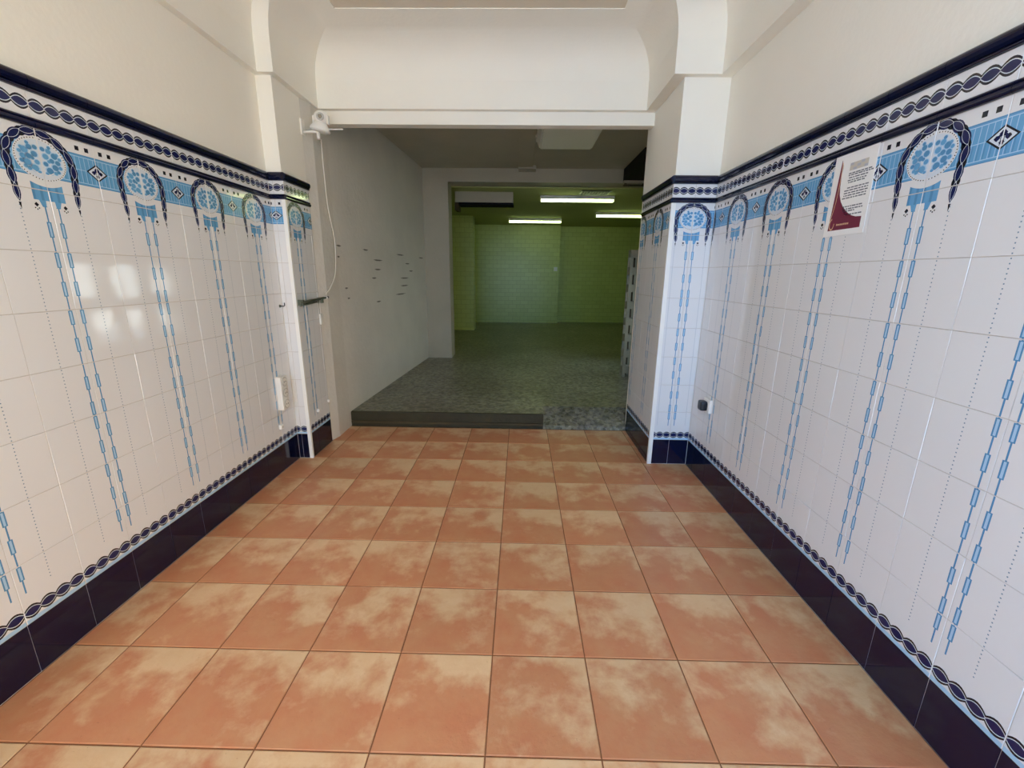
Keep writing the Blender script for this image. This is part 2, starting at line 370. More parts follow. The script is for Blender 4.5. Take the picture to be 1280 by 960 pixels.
def motif():
    """all print of one arch motif, in (u, z), u measured from its axis; u spans -0.2 .. 0.2"""
    P = []
    A = lambda l, m, p: P.append((l, m, p))
    # ribbed blue band
    A(1, 'print_blue', rect(-.2, .2, 1.645, 1.750))
    for z in (1.645, 1.7475): A(2, 'print_steel', rect(-.2, .2, z-.0015, z+.0015))
    for z in (1.652, 1.741): A(2, 'print_light', rect(-.2, .2, z-.0012, z+.0012))
    A(2, 'print_light', rect(-.2, .2, 1.6955, 1.6975))
    for k in range(-11, 12): A(2, 'print_light', rect(k*.0172-.001, k*.0172+.001, 1.652, 1.741))
    for k in range(-11, 12): A(2, 'print_steel', rect(k*.0172+.0035, k*.0172+.0065, 1.654, 1.695))
    # little squares
    for s in (-1, 1):
        for u in (.1365, .1725): A(1, 'print_black', rect(s*u-.0075, s*u+.0075, 1.762, 1.777))
    # diamonds where two motifs meet
    for s in (-1, 1):
        c = s*.2
        A(3, 'print_black', [(c-.042, 1.697), (c, 1.6665), (c+.042, 1.697), (c, 1.7275)])
        A(4, 'print_pale', [(c-.0345, 1.697), (c, 1.6720), (c+.0345, 1.697), (c, 1.7220)])
        for (du, dz, r) in ((0, .010, .0105), (.0135, -.001, .0085), (-.0135, -.001, .0085), (0, -.012, .0075), (.007, .005, .005), (-.007, .005, .005)):
            A(5, 'print_navy', [(c+du-r, 1.697+dz), (c+du, 1.697+dz-r*.9), (c+du+r, 1.697+dz), (c+du, 1.697+dz+r*.9)])
        for q in (-1, 1):
            A(5, 'print_black', rect(c+q*.004-.0008, c+q*.004+.0008, 1.678, 1.714))
            A(5, 'print_black', [(c+q*.022, 1.697), (c+q*.016, 1.690), (c+q*.014, 1.697), (c+q*.016, 1.704)])
    # arch chain
    path = []
    for k in range(5): path.append((-.097-.009*(k/5), 1.562+(1.685-1.562)*k/5))
    for k in range(0, 25):
        a = math.pi-math.pi*k/24; path.append((.106*math.cos(a), 1.685+.0985*math.sin(a)))
    for k in range(4, -1, -1): path.append((.097+.009*(k/5), 1.562+(1.685-1.562)*k/5))
    d = [0]
    for p, q in zip(path, path[1:]): d.append(d[-1]+math.hypot(q[0]-p[0], q[1]-p[1]))
    def pt(s):
        s = max(0, min(d[-1]-1e-6, s)); i = max(j for j in range(len(d)) if d[j] <= s); t = (s-d[i])/(d[i+1]-d[i]); p, q = path[i], path[i+1]
        return p[0]+(q[0]-p[0])*t, p[1]+(q[1]-p[1])*t, math.atan2(q[1]-p[1], q[0]-p[0])
    nl = 12; Ls = d[-1]/nl
    for k in range(nl):
        s = (k+.5)*Ls; u, z, a = pt(s); edge = min(k, nl-1-k); th = .0155 if edge >= 2 else (.0110, .0140)[edge]
        # scalloped navy body
        A(6, 'print_navy', lens(u, z, Ls*1.34, th, a)); u2, z2, a2 = pt(s+Ls/2)
        if k < nl-1: A(6, 'print_black', lens(u2, z2, Ls*1.05, th*.92, a2))
        A(7, 'print_navy', lens(u, z, Ls*1.0, th*.82, a))
        stroke_lens(P, u, z, Ls*1.12, th*.62, a, .0012, 8, 'print_pale')
    for s in (-1, 1): A(6, 'print_black', [(s*.0975-.004, 1.552), (s*.0965, 1.530), (s*.0975+.004, 1.552)])
    # medallion
    A(3, 'print_pale', ell(0, 1.699, .084, .0685, 28)); A(4, 'tile_white', ell(0, 1.699, .083, .0675, 28))
    for k in range(52):
        a = 2*math.pi*k/52; u, z = .0795*math.cos(a), 1.699+.0645*math.sin(a); A(5, 'print_black', rect(u-.0017, u+.0017, z-.0015, z+.0015))
    A(5, 'print_pale', ell(0, 1.698, .0765, .0615, 24)); 
    rr = random.Random(3)
    blobs = [(.012, .036, .008), (.030, .033, .0095), (.047, .021, .0115), (.018, .014, .0105), (.036, .004, .009), (.055, .001, .0095), (.014, -.010, .0085), (.044, -.016, .0115), (.063, .014, .0065), (.061, -.014, .007), (.052, -.029, .0065), (.056, .027, .006), (.034, .045, .006), (.024, -.030, .0125), (.012, -.041, .006), (.042, -.034, .007), (.026, .0, .006)]
    for (u, dz, r) in blobs:
        for s in (-1, 1):
            A(6.5, 'print_steel' if rr.random() < .55 else 'print_blue', ell(s*u, 1.698+dz, r*.95, r*.86, 9)); A(5.5, 'print_light', ell(s*u, 1.698+dz, r*1.28, r*1.16, 9))
    A(6.6, 'tile_white', [(-.0025, 1.657), (.0025, 1.657), (.0015, 1.748), (-.0015, 1.748)])
    for s in (-1, 1):
        for k in range(7):
            a, b = k/7, (k+1)/7; f = lambda t: (s*(.004+.030*t*t), 1.664-.012*math.sin(3.0*t)); p, q = f(a), f(b)
            A(6.7, 'tile_white', [(p[0], p[1]-.0015), (q[0], q[1]-.0015), (q[0], q[1]+.0015), (p[0], p[1]+.0015)])
    # block under the medallion
    n = 12
    for k in range(n):
        a, b = -.052+.104*k/n, -.052+.104*(k+1)/n; f = lambda u: 1.612+.012*(abs(u)/.052)**2
        A(1, 'print_blue' if k % 3 else 'print_steel', [(a, 1.567), (b, 1.567), (b, f(b)), (a, f(a))])
    for s in (-1, 1):
        A(1, 'print_blue', [(s*.036, 1.567), (s*.014, 1.567), (s*.0155, 1.548), (s*.0295, 1.548)])
        for (du, dz, r) in ((0, 0, .0075), (-.006, -.011, .0028), (.006, -.011, .0028), (0, -.015, .0028)):
            c, z = s*.047+du, 1.5515+dz; A(2, 'print_black', [(c-r, z), (c, z-r), (c+r, z), (c, z+r)])
    return P
def chain_lines(flipL=False, flipR=False):
    """one tile height of the hanging chains and dotted lines, z = 1.2 .. 1.4"""
    P = []
    for s, fl in ((-1, flipL), (1, flipR)):
        F = (lambda z: 2.6-z) if fl else (lambda z: z)
        P.append((1, 'print_steel', rect(s*.0215-.0024, s*.0215+.0024, 1.2, 1.4)))
        for zt in (1.397, 1.298):
            a, b = sorted((F(zt), F(zt-.051)))
            P.append((2, 'print_steel', rect(s*.0215-.0076, s*.0215+.0076, a, b)))
            P.append((3, 'print_light', rect(s*.0215-.0034, s*.0215+.0034, a+.003, b-.003)))
        for k in range(16):
            z = 1.206+k*.0125; P.append((1, 'print_dot', rect(s*.1-.0018, s*.1+.0018, z-.0018, z+.0018)))
    return P
def shift(P, dz): return [(l, m, [(u, z+dz) for u, z in p]) for l, m, p in P]
def zclip(P, a, b): return [(l, m, q) for l, m, p in P for q in [clip(p, -9, 9, a, b)] if len(q) > 2]
def clip(p, u0, u1, v0, v1):
    for ax, lim, sg in ((0, u0, 1), (0, u1, -1), (1, v0, 1), (1, v1, -1)):
        if not p: return p
        o = []
        for i in range(len(p)):
            a, b = p[i-1], p[i]; da, db = (a[ax]-lim)*sg, (b[ax]-lim)*sg
            if da >= 0 and db >= 0: o.append(b)
            elif da >= 0 > db or db >= 0 > da:
                t = da/(da-db); q = (a[0]+(b[0]-a[0])*t, a[1]+(b[1]-a[1])*t); o.append(q)
                if db >= 0: o.append(b)
        p = o
    return p
def oval_chain(zc, h, step=.05):
    P = []
    for k in range(-5, 5):
        u = (k+.5)*step
        P.append((1, 'print_black', lens(u, zc, step*1.28, h, 0, 8)))
        P.append((2, 'print_pale', lens(u, zc, step*1.10, h*.70, 0, 8)))
        P.append((3, 'print_navy', lens(u, zc, step*1.0, h*.59, 0, 8)))
    for k in range(-4, 5):
        u = k*step
        P.append((2, 'print_pale', [(u-.006, zc), (u, zc-.004), (u+.006, zc), (u, zc+.004)]))
    return P
MOT = motif()
def drop_tail(P, lo): return zclip(P, lo, 99)
CH = {(a, b): chain_lines(a, b) for a in (False, True) for b in (False, True)}
def row_pattern(row, fa, fb, z0=0):
    if row == 'arch': return MOT
    if row == 'top': return zclip(MOT, 1.40, 1.6)+zclip(shift(CH[(fa, fb)], .2), 1.40, 1.548)
    if row == 'mid': return shift(CH[(fa, fb)], z0-1.2)
    if row == 'low':
        P = zclip(shift(CH[(False, False)], -1.0), .2985, .40)
        P += oval_chain(.2285, .0235); P.append((1, 'print_light', rect(-.2, .2, .190, .2055)))
        return P
    if row == 'strip': return oval_chain(1.866, .0225)
    return []
LAY = 0.00006
_tiles = {}
def tile_mesh(row, u0, u1, z0, z1, fa=False, fb=False, base='tile_white'):
    """tile u0..u1 (measured from the motif axis) and z0..z1, origin in its middle, local X = u, Y = up, Z = out of the wall"""
    key = (row, round(u0, 4), round(u1, 4), round(z0, 4), round(z1, 4), fa, fb)
    if key in _tiles: return _tiles[key]
    g = .0009; a0, a1, b0, b1 = u0+g, u1-g, z0+g, z1-g; cu, cz = (u0+u1)/2, (z0+z1)/2
    m = MB(); bv = .0006
    ring = lambda i, h: [(a0+i-cu, b0+i-cz, h), (a1-i-cu, b0+i-cz, h), (a1-i-cu, b1-i-cz, h), (a0+i-cu, b1-i-cz, h)]
    T, Mi, B = ring(bv, .008), ring(0, .0068), ring(0, .001)
    m.poly(T, base)
    for i in range(4):
        j = (i+1) % 4; m.poly([Mi[i], Mi[j], T[j], T[i]], base, True); m.poly([B[i], B[j], Mi[j], Mi[i]], base)
    for l, mt, p in row_pattern(row, fa, fb, z0):
        q = clip(p, a0+bv, a1-bv, b0+bv, b1-bv)
        if len(q) < 3: continue
        ar = sum(q[i-1][0]*q[i][1]-q[i][0]*q[i-1][1] for i in range(len(q)))
        if abs(ar) < 1e-9: continue
        if ar < 0: q = q[::-1]
        m.poly([(u-cu, z-cz, .008+LAY*(l+1)) for u, z in q], mt)
    me = m.mesh('tile'); _tiles[key] = me; return me
def molding_mesh(kind, L):
    key = (kind, round(L, 4))
    if key in _tiles: return _tiles[key]
    m = MB(); a = L/2-.0008
    if kind == 'top':     # big half-round with a bead under it, z 1.906..1.957
        pr = [(.001, .0255)]+[(.006+.020*math.cos(t), .004+.0215*math.sin(t)) for t in [math.pi/2*(1-k/5) for k in range(6)]]+[(.024, -.006), (.019, -.0135), (.0125, -.0150)]
        pr += [(.012+.0065*math.cos(t), -.0200+.0050*math.sin(t)) for t in [math.pi/2-math.pi*k/5 for k in range(6)]]+[(.001, -.0255)]
    else:                 # slim lower moulding, z 1.795..1.826
        pr = [(.001, .0150), (.011, .0150), (.014, .0125), (.0145, .0095), (.012, .0070)]+[(.011+.0075*math.cos(t), -.0040+.0105*math.sin(t)) for t in [math.pi/2-math.pi*k/7 for k in range(8)]]+[(.001, -.0150)]
    n = len(pr)
    for i in range(n-1):
        (h0, v0), (h1, v1) = pr[i], pr[i+1]; m.poly([(-a, v0, h0), (-a, v1, h1), (a, v1, h1), (a, v0, h0)], 'tile_navy', True)
    m.poly([(a, v, h) for h, v in pr], 'tile_navy'); m.poly([(-a, v, h) for h, v in pr[::-1]], 'tile_navy')
    me = m.mesh('molding'); _tiles[key] = me; return me
ROWS = [('arch', 1.60, 1.795)]+[('top', 1.40, 1.60)]+[('mid', z, z+.2) for z in (1.2, 1.0, .8, .6, .4)]+[('low', .19, .40)]
def clad(wall, origin, udir, ndir, u_from, u_to, axis, phase_cut=0.0, tilt=.0035, bottom_cut=0.0):
    """tile a wall face: 'origin' lies on the plaster, u runs along udir; motif axes at axis + 0.4 k"""
    U, Nn, V = Vector(udir), Vector(ndir), Vector((0, 0, 1)); O = Vector(origin)
    def place(me, name, u, z, j=True):
        rot = Matrix((U, V, Nn)).transposed().to_4x4(); mm = Matrix.Translation(O+U*u+V*z) @ rot
        if j: mm = mm @ Matrix.Rotation(random.gauss(0, tilt), 4, 'X') @ Matrix.Rotation(random.gauss(0, tilt), 4, 'Y') @ Matrix.Translation((0, 0, random.uniform(-.0003, .0003)))
        return link(name, me, wall, mm)
    # grout bed
    gb = MB(); p = [O+U*u_from, O+U*u_to]; d = Nn*.0062
    P0 = [p[0]+V*0.0, p[1]+V*0.0, p[1]+V*1.95, p[0]+V*1.95]; gb.poly([q+d for q in P0], 'grout')
    for i in range(4):
        a, b = P0[i], P0[(i+1) % 4]; gb.poly([a, b, b+d, a+d], 'grout')
    gb.build('grout_bed', wall)
    k0 = math.floor((u_from-axis)/.2+1e-6); k1 = math.ceil((u_to-axis)/.2-1e-6)
    for k in range(k0, k1):
        a, b = max(axis+k*.2, u_from), min(axis+(k+1)*.2, u_to)
        if b-a < .006: continue
        half = k % 2                      # 0: right of a motif axis, 1: left of the next one
        ax = axis+(k*.2 if half == 0 else (k+1)*.2); ua, ub = a-ax, b-ax; c = (a+b)/2
        for row, z0, z1 in ROWS:
            fa = random.random() < .35 if row == 'mid' else False
            name = {'arch': 'arch_tile', 'low': 'border_tile'}.get(row, 'wall_tile')
            place(tile_mesh(row, ua, ub, z0, z1, fa if half else False, fa if not half else False), name, c, (z0+z1)/2)
        place(tile_mesh('strip', ua, ub, 1.826, 1.906), 'chain_tile', c, 1.866)
        place(tile_mesh('navy', ua, ub, .002, .19, base='tile_navy'), 'baseboard_tile', c, .096)
        place(molding_mesh('top', b-a), 'cap_molding', c, 1.9315, False)
        place(molding_mesh('low', b-a), 'rail_molding', c, 1.8105, False)
Y0T = -0.45
clad(wl, (-1.631, 0, 0), (0, 1, 0), (1, 0, 0), Y0T, 2.9575, 1.5653)
clad(wpl, (0, 2.966, 0), (1, 0, 0), (0, -1, 0), -1.6225, -1.5255, -1.7930)
clad(wpl, (-1.533, 0, 0), (0, 1, 0), (1, 0, 0), 2.9585, 3.300, 3.0775)
clad(wr, (1.241, 0, 0), (0, -1, 0), (-1, 0, 0), -2.9655, -Y0T, -1.4561)
clad(wpr, (0, 2.974, 0), (1, 0, 0), (0, -1, 0), 0.9555, 1.2325, 1.0980)
clad(wpr, (0.963, 0, 0), (0, -1, 0), (-1, 0, 0), -3.665, -2.9665, -3.222)

# white corner beads
def bead(name, x, y, sx, wf, label):
    m = MB(); t = .004
    plan = [(x-sx*t*.6, y-t), (x+sx*wf, y-t), (x+sx*wf, y+.002), (x+sx*.002, y+.002), (x+sx*.002, y+.014), (x-sx*t*.6, y+.014)]
    m.prism(plan, .001, 1.793, 'trim_white'); o = m.build(name); struct(o, label, 'trim'); return o
bead('trim_2', -1.524, 2.957, -1, .022, 'slim white corner strip on edge of left tiled pilaster')
bead('trim_3', 0.954, 2.965, 1, .026, 'slim white corner strip on edge of right tiled pilaster')

# ------------------------------------------------------------------ passage and back room shell
ZP, HF = 2.72, 0.133
pf = MB().box((-1.90, 3.70, -0.05), (0.225, 11.9, HF), 'worn_terrazzo').box((0.225, 3.92, -0.05), (3.4, 11.9, HF), 'worn_terrazzo').box((-1.90, 3.60, -0.30), (3.4, 11.9, -0.05), 'worn_terrazzo').build('floor_passage'); struct(pf, 'dusty grey speckled floor of the raised back room', 'floor')
rp = MB(); a = [(0.221, 3.668, -.06), (0.975, 3.668, -.06), (0.975, 3.668, 0.035), (0.221, 3.668, 0.035)]; b = [(0.221, 3.925, -.06), (0.975, 3.925, -.06), (0.975, 3.925, HF+.001), (0.221, 3.925, HF+.001)]
rp.poly(a, 'worn_terrazzo'); rp.poly([a[3], a[2], b[2], b[3]], 'worn_terrazzo'); rp.poly([a[0], a[3], b[3], b[0]], 'worn_terrazzo'); rp.poly([a[1], b[1], b[2], a[2]], 'worn_terrazzo')
rpo = rp.build('floor_ramp'); struct(rpo, 'short speckled concrete slope beside the wooden threshold', 'ramp')
tb = empty('threshold_beam', (-0.64, 3.68, 0), 'dark worn wooden threshold step across the left of the opening', 'step')
at(tb, MB().box((-1.506, 3.668, 0.052), (0.220, 3.70, 0.134), 'wood_dark', .004)).build('upper_board', tb)
at(tb, MB().box((-1.506, 3.666, 0.026), (0.222, 3.70, 0.050), 'wood_light', .003)).build('middle_board', tb)
at(tb, MB().box((-1.506, 3.668, 0.000), (0.222, 3.70, 0.024), 'wood_dark', .003)).build('lower_board', tb)

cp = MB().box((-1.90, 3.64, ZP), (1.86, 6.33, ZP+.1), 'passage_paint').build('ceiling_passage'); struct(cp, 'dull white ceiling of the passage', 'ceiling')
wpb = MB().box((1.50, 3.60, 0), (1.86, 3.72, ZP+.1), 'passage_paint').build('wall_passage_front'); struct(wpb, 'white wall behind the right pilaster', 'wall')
# right wall of the passage; its unseen window is added for left-wall glints
XW = 1.66
WY0, WY1, WZ0, WZ1 = 4.82, 6.27, 0.45, 1.42
wps = MB().box((XW, 3.72, 0), (XW+.2, WY0, ZP+.1), 'passage_paint').box((XW, WY1, 0), (XW+.2, 6.31, ZP+.1), 'passage_paint').box((XW, WY0, WZ1), (XW+.2, WY1, ZP+.1), 'passage_paint').box((XW, WY0, 0), (XW+.2, WY1, WZ0), 'passage_paint').build('wall_passage_right'); struct(wps, 'white right wall of the passage around the added side window', 'wall')
dr = bpy.data.objects.new('added_window_1', None); COL.objects.link(dr); dr.location = (XW+.1, (WY0+WY1)/2, WZ0); struct(dr, 'unseen white framed side window added for glints on the left tiles', 'window')
for (ya, yb, za, zb) in [(WY0, WY0+.04, WZ0, WZ1), (WY1-.04, WY1, WZ0, WZ1), (WY0+.04, WY1-.04, WZ1-.04, WZ1), (WY0+.04, WY1-.04, WZ0, WZ0+.04)]:
    at(dr, MB().box((XW+.08, ya, za), (XW+.13, yb, zb), 'plastic_white', .004)).build('window_frame', dr)
ys = [WY0+.04+k*(WY1-WY0-.08)/3 for k in range(4)]; zs = [WZ0+.04, (WZ0+WZ1)/2, WZ1-.04]
for y in ys[1:3]: at(dr, MB().box((XW+.085, y-.11, WZ0+.04), (XW+.125, y+.11, WZ1-.04), 'plastic_white')).build('mullion', dr)  # broad mullions split the added window's glints into patches
at(dr, MB().box((XW+.086, WY0+.04, zs[1]-.07), (XW+.124, WY1-.04, zs[1]+.07), 'plastic_white')).build('glazing_bar', dr)
for i in range(3):
    for j in range(2): at(dr, MB().box((XW+.103, ys[i], zs[j]), (XW+.107, ys[i+1], zs[j+1]), 'clear_glass')).build('pane', dr)

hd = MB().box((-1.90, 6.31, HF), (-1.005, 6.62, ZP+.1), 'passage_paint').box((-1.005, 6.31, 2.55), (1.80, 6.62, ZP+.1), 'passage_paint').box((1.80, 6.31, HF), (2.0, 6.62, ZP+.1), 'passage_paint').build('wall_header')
struct(hd, 'pale wall with wide opening into the green lit back room', 'wall')
ZB = 2.535
cb_ = MB().box((-1.9, 6.62, ZB), (3.4, 11.9, ZB+.1), 'green_cast_paint').build('ceiling_back'); struct(cb_, 'back room ceiling carrying the lit tube lights', 'ceiling')
MB_ = MB().box((-1.9, 6.62, HF), (-1.62, 11.9, ZB+.1), 'green_cast_paint').build('wall_back_left'); struct(MB_, 'left side wall of the back room', 'wall')
x = MB().prism([(1.95, 6.62), (3.2, 11.9), (3.4, 11.9), (2.15, 6.50), (1.95, 6.50)], HF, ZB+.1, 'green_cast_paint').build('wall_back_right'); struct(x, 'right side wall of the back room', 'wall')
x = MB().box((-1.62, 11.60, HF), (3.2, 11.9, ZB+.05), 'far_glazed_tiles').build('wall_back'); struct(x, 'glazed tile end wall of the green lit back room', 'wall')
x = MB().box((-1.62, 9.62, HF), (-1.02, 10.0, ZB+.05), 'far_glazed_tiles').build('wall_back_stub'); struct(x, 'short projecting wall at left of the green back room', 'wall')
x = MB().box((-1.17, 11.30, HF), (0.972, 11.58, ZB+.02), 'far_glazed_tiles').build('wall_back_panel'); struct(x, 'brighter tiled wall block projecting at the far end', 'wall')

# ------------------------------------------------------------------ back room things
def tube_light(x0, x1, y, label):
    r = empty('tube_light', ((x0+x1)/2, y, ZB), label, 'ceiling light', 'lit tube lights on the back room ceiling')
    at(r, MB().box((x0, y-.055, ZB-.052), (x1, y+.055, ZB), 'plastic_white', .006)).build('housing', r)
    m = MB().box((x0+.012, y-.030, ZB-.085), (x1-.012, y+.030, ZB-.053), 'tube_glow', .008)
    at(r, m).build('tube', r)
    for xx, s in ((x0, 1), (x1, -1)): at(r, MB().box((min(xx, xx+s*.014), y-.032, ZB-.088), (max(xx, xx+s*.014), y+.032, ZB-.05), 'plastic_white', .004)).build('end_cap', r)
tube_light(.285, 1.43, 7.23, 'nearest lit tube light, centre of the back room ceiling')
tube_light(-.28, .87, 10.05, 'farthest lit tube light, left of the other two')
tube_light(1.44, 2.58, 9.0, 'lit tube light at right, partly behind the tiled pilaster')

vg = empty('vent_grille', (1.08, 6.94, ZB), 'small dark ceiling vent grille just behind the header', 'vent')
at(vg, MB().box((.86, 6.74, ZB-.006), (1.30, 7.14, ZB), 'vent_metal', .002)).build('frame', vg)
at(vg, MB().box((.885, 6.765, ZB-.008), (1.275, 7.115, ZB-.006), 'dark_void')).build('dark_core', vg)
for k in range(12): at(vg, MB().box((.885, 6.775+k*.028, ZB-.012), (1.275, 6.785+k*.028, ZB-.008), 'vent_metal')).build('slat', vg)
for k in range(9): at(vg, MB().box((.915+k*.041, 6.77, ZB-.013), (.923+k*.041, 7.11, ZB-.011), 'vent_metal')).build('slat', vg)

sb = empty('shutter_box', (-.57, 7.05, ZB), 'pale box with black slot under it behind left jamb', 'shutter box')
at(sb, MB().box((-1.0, 6.92, 2.385), (-.13, 7.22, ZB), 'passage_paint', .004)).build('casing', sb)
at(sb, MB().box((-.95, 6.935, 2.355), (-.125, 7.21, 2.3845), 'dark_void')).build('slot', sb)
at(sb, MB().prism([(-1.01, 6.95), (-.955, 6.95), (-.955, 7.2), (-1.01, 7.2)], 2.28, 2.384, 'shelf_back')).build('end_bracket', sb)

hb = empty('hanging_box', (1.5, 5.8, ZP), 'dark box under the passage ceiling beside the right pilaster', 'box')
at(hb, MB().box((1.352, 5.27, 2.567), (1.655, 6.305, ZP), 'dark_void', .004)).build('casing', hb)
at(hb, MB().box((1.345, 6.22, 2.535), (1.655, 6.30, 2.566), 'passage_paint', .003)).build('rail', hb)
at(hb, MB().box((1.345, 6.22, 2.500), (1.655, 6.27, 2.518), 'shelf_back', .003)).build('lower_rail', hb)
for xx in (1.36, 1.60): at(hb, MB().box((xx, 6.24, 2.517), (xx+.03, 6.27, 2.536), 'shelf_back')).build('bracket', hb)

lu = empty('ceiling_luminaire', (.445, 4.5, ZP), 'unlit pale box luminaire on the passage ceiling', 'ceiling light')
bm = bmesh.new(); bmesh.ops.create_cube(bm, size=1)
for v in bm.verts:
    sx, sy = (.5995, 1.0) if v.co.z > 0 else (.54, .94)
    v.co = Vector((.445+v.co.x*sx, 4.5+v.co.y*sy, 2.61 if v.co.z < 0 else 2.69))
bmesh.ops.bevel(bm, geom=bm.edges[:], offset=.012, segments=2, affect='EDGES')
at(lu, MB().addbm(bm, 'diffuser')).build('diffuser', lu)
at(lu, MB().box((.14, 3.99, 2.688), (.75, 5.01, ZP), 'plastic_white', .004)).build('base_tray', lu)
for yy in (4.2, 4.8): at(lu, MB().box((.128, yy-.02, 2.67), (.142, yy+.02, 2.70), 'plastic_grey', .002)).build('clip', lu)

du = empty('ceiling_duct', (.06, 5.0, ZP), 'flat grey cable duct running along the passage ceiling', 'duct')
at(du, MB().box((-.045, 3.66, 2.694), (.135, 6.12, ZP), 'passage_paint', .004)).build('channel', du)
at(du, MB().box((-.050, 6.12, 2.675), (.180, 6.305, ZP), 'passage_paint', .006)).build('end_box', du)

# shelving unit behind the right pilaster
sh = empty('shelving_unit', (1.37, 5.25, HF), 'narrow pale rack with open slots just behind the right pilaster', 'rack')
for (xx, yy) in ((1.262, 5.20), (1.345, 5.20), (1.262, 5.31), (1.345, 5.31)):
    at(sh, MB().box((xx, yy, HF), (xx+.036, yy+.02, 1.56), 'shelf_white', .002)).build('post', sh)
for k in range(8):
    z = HF+.05+k*.195; at(sh, MB().box((1.263, 5.203, z), (1.380, 5.328, z+.085), 'shelf_white', .002)).build('shelf', sh)
at(sh, MB().box((1.265, 5.329, HF), (1.38, 5.337, 1.56), 'shelf_back')).build('back_panel', sh)

# switch box and knob on the far wall block
sw = empty('switch_box', (.905, 11.30, 1.47), 'small pale switch box on far tiled wall block', 'switch')
at(sw, MB().box((.83, 11.275, 1.44), (.92, 11.299, 1.54), 'plastic_white', .006)).build('casing', sw)
at(sw, MB().box((.855, 11.268, 1.465), (.895, 11.276, 1.515), 'plastic_white', .003)).build('rocker', sw)

# ------------------------------------------------------------------ things in the entrance
# security camera on its bracket
sc_ = empty('security_camera', (-1.45, 3.36, 2.30), 'white round security camera on wall bracket above left pilaster', 'camera')
at(sc_, MB().box((-1.533, 3.285, 2.265), (-1.522, 3.335, 2.365), 'plastic_white', .003)).build('wall_plate', sc_)
at(sc_, MB().tube([(-1.524, 3.31, 2.285), (-1.47, 3.31, 2.288), (-1.44, 3.325, 2.290), (-1.425, 3.335, 2.295)], .009, 'plastic_white')).build('bracket_arm', sc_)
at(sc_, MB().cyl((-1.428, 3.325, 2.245), (-1.428, 3.325, 2.292), .012, 'plastic_white')).build('swivel_knob', sc_)
bm = bmesh.new(); prof_ = [(0, 0), (.050, 0), (.066, .006), (.068, .016), (.060, .030), (.046, .048), (.036, .062), (0, .066)]
vs_ = []
for r_, z_ in prof_: vs_.append([bm.verts.new((r_*math.cos(2*math.pi*k/24), r_*math.sin(2*math.pi*k/24), z_)) for k in range(24)] if r_ else [bm.verts.new((0, 0, z_))])
for a, b in zip(vs_, vs_[1:]):
    for k in range(24):
        if len(a) == 1: bm.faces.new((a[0], b[(k+1) % 24], b[k]))
        elif len(b) == 1: bm.faces.new((a[k], a[(k+1) % 24], b[0]))
        else: bm.faces.new((a[k], a[(k+1) % 24], b[(k+1) % 24], b[k]))
base = at(sc_, MB().addbm(bm, 'plastic_white', True, Matrix.Translation((-1.415, 3.325, 2.290)) @ Matrix.Rotation(math.radians(14), 4, 'Y'))).build('base', sc_)
hdm = at(sc_, MB().sphere((-1.400, 3.325, 2.378), .047, 'plastic_white', (1, 1, 1), 24)).build('head', sc_)
at(sc_, MB().cyl((-1.389, 3.288, 2.376), (-1.384, 3.272, 2.374), .026, 'plastic_grey', .022)).build('lens_ring', hdm)
at(sc_, MB().cyl((-1.384, 3.2725, 2.374), (-1.3825, 3.268, 2.3735), .013, 'lens_black')).build('lens', hdm)
for s in (-1, 1): at(sc_, MB().box((-1.400+s*.049-.006, 3.308, 2.335), (-1.400+s*.049+.006, 3.342, 2.392), 'plastic_white', .004)).build('yoke', sc_)
at(sc_, MB().cyl((-1.372, 3.34, 2.312), (-1.265, 3.36, 2.318), .0045, 'plastic_white')).build('antenna', sc_)

# cable
def spline(pts, n=8):
    P = [Vector(p) for p in pts]; o = []
    for i in range(len(P)-1):
        p0, p1, p2, p3 = P[max(i-1, 0)], P[i], P[i+1], P[min(i+2, len(P)-1)]
        for k in range(n):
            t = k/n; o.append(.5*((2*p1)+(p2-p0)*t+(2*p0-5*p1+4*p2-p3)*t*t+(3*p1-p0-3*p2+p3)*t**3))
    return o+[P[-1]]
xw = lambda y: (-1.5075 if y < 3.66 else -1.510+(y-3.66)*.0604)
cpts = [(-1.452, 3.425, 2.268), (-1.497, 3.525, 2.26), (-1.499, 3.53, 2.078), (-1.498, 3.546, 1.826), (-1.496, 3.612, 1.595), (-1.497, 3.578, 1.346), (-1.498, 3.463, 1.228), (-1.500, 3.375, 1.180)]
cb2 = MB().tube(spline(cpts), .0042, 'cable_white').build('cable'); tag(cb2, 'thin white cable hanging from security camera down to metal rod', 'cable')

# metal rod across the inner face of the left pilaster
rd = empty('wall_rod', (-1.49, 3.15, 1.14), 'dark metal rod fixed across tiles of left pilaster', 'rod')
at(rd, MB().cyl((-1.495, 2.945, 1.140), (-1.495, 3.345, 1.153), .0095, 'metal_dark')).build('rod', rd)
at(rd, MB().cyl((-1.500, 2.960, 1.122), (-1.500, 3.20, 1.130), .0075, 'metal_dark')).build('second_rod', rd)
for y in (2.985, 3.28): at(rd, MB().box((-1.5245, y-.014, 1.118), (-1.486, y+.014, 1.158), 'metal_dark', .003)).build('bracket', rd)
at(rd, MB().cyl((-1.495, 3.345, 1.153), (-1.495, 3.365, 1.154), .012, 'plastic_white')).build('white_collar', rd)
at(rd, MB().cyl((-1.495, 3.365, 1.154), (-1.495, 3.39, 1.155), .010, 'plastic_black')).build('end_cap', rd)
pt_ = empty('pull_tag', (-1.50, 3.28, .96), 'small white tag hanging on cord below metal rod', 'tag')
at(pt_, MB().box((-1.520, 3.262, .958), (-1.506, 3.300, 1.036), 'plastic_white', .004)).build('tag_body', pt_)
at(pt_, MB().tube([(-1.512, 3.28, 1.034), (-1.510, 3.272, 1.09), (-1.500, 3.262, 1.146)], .002, 'cable_white')).build('cord', pt_)

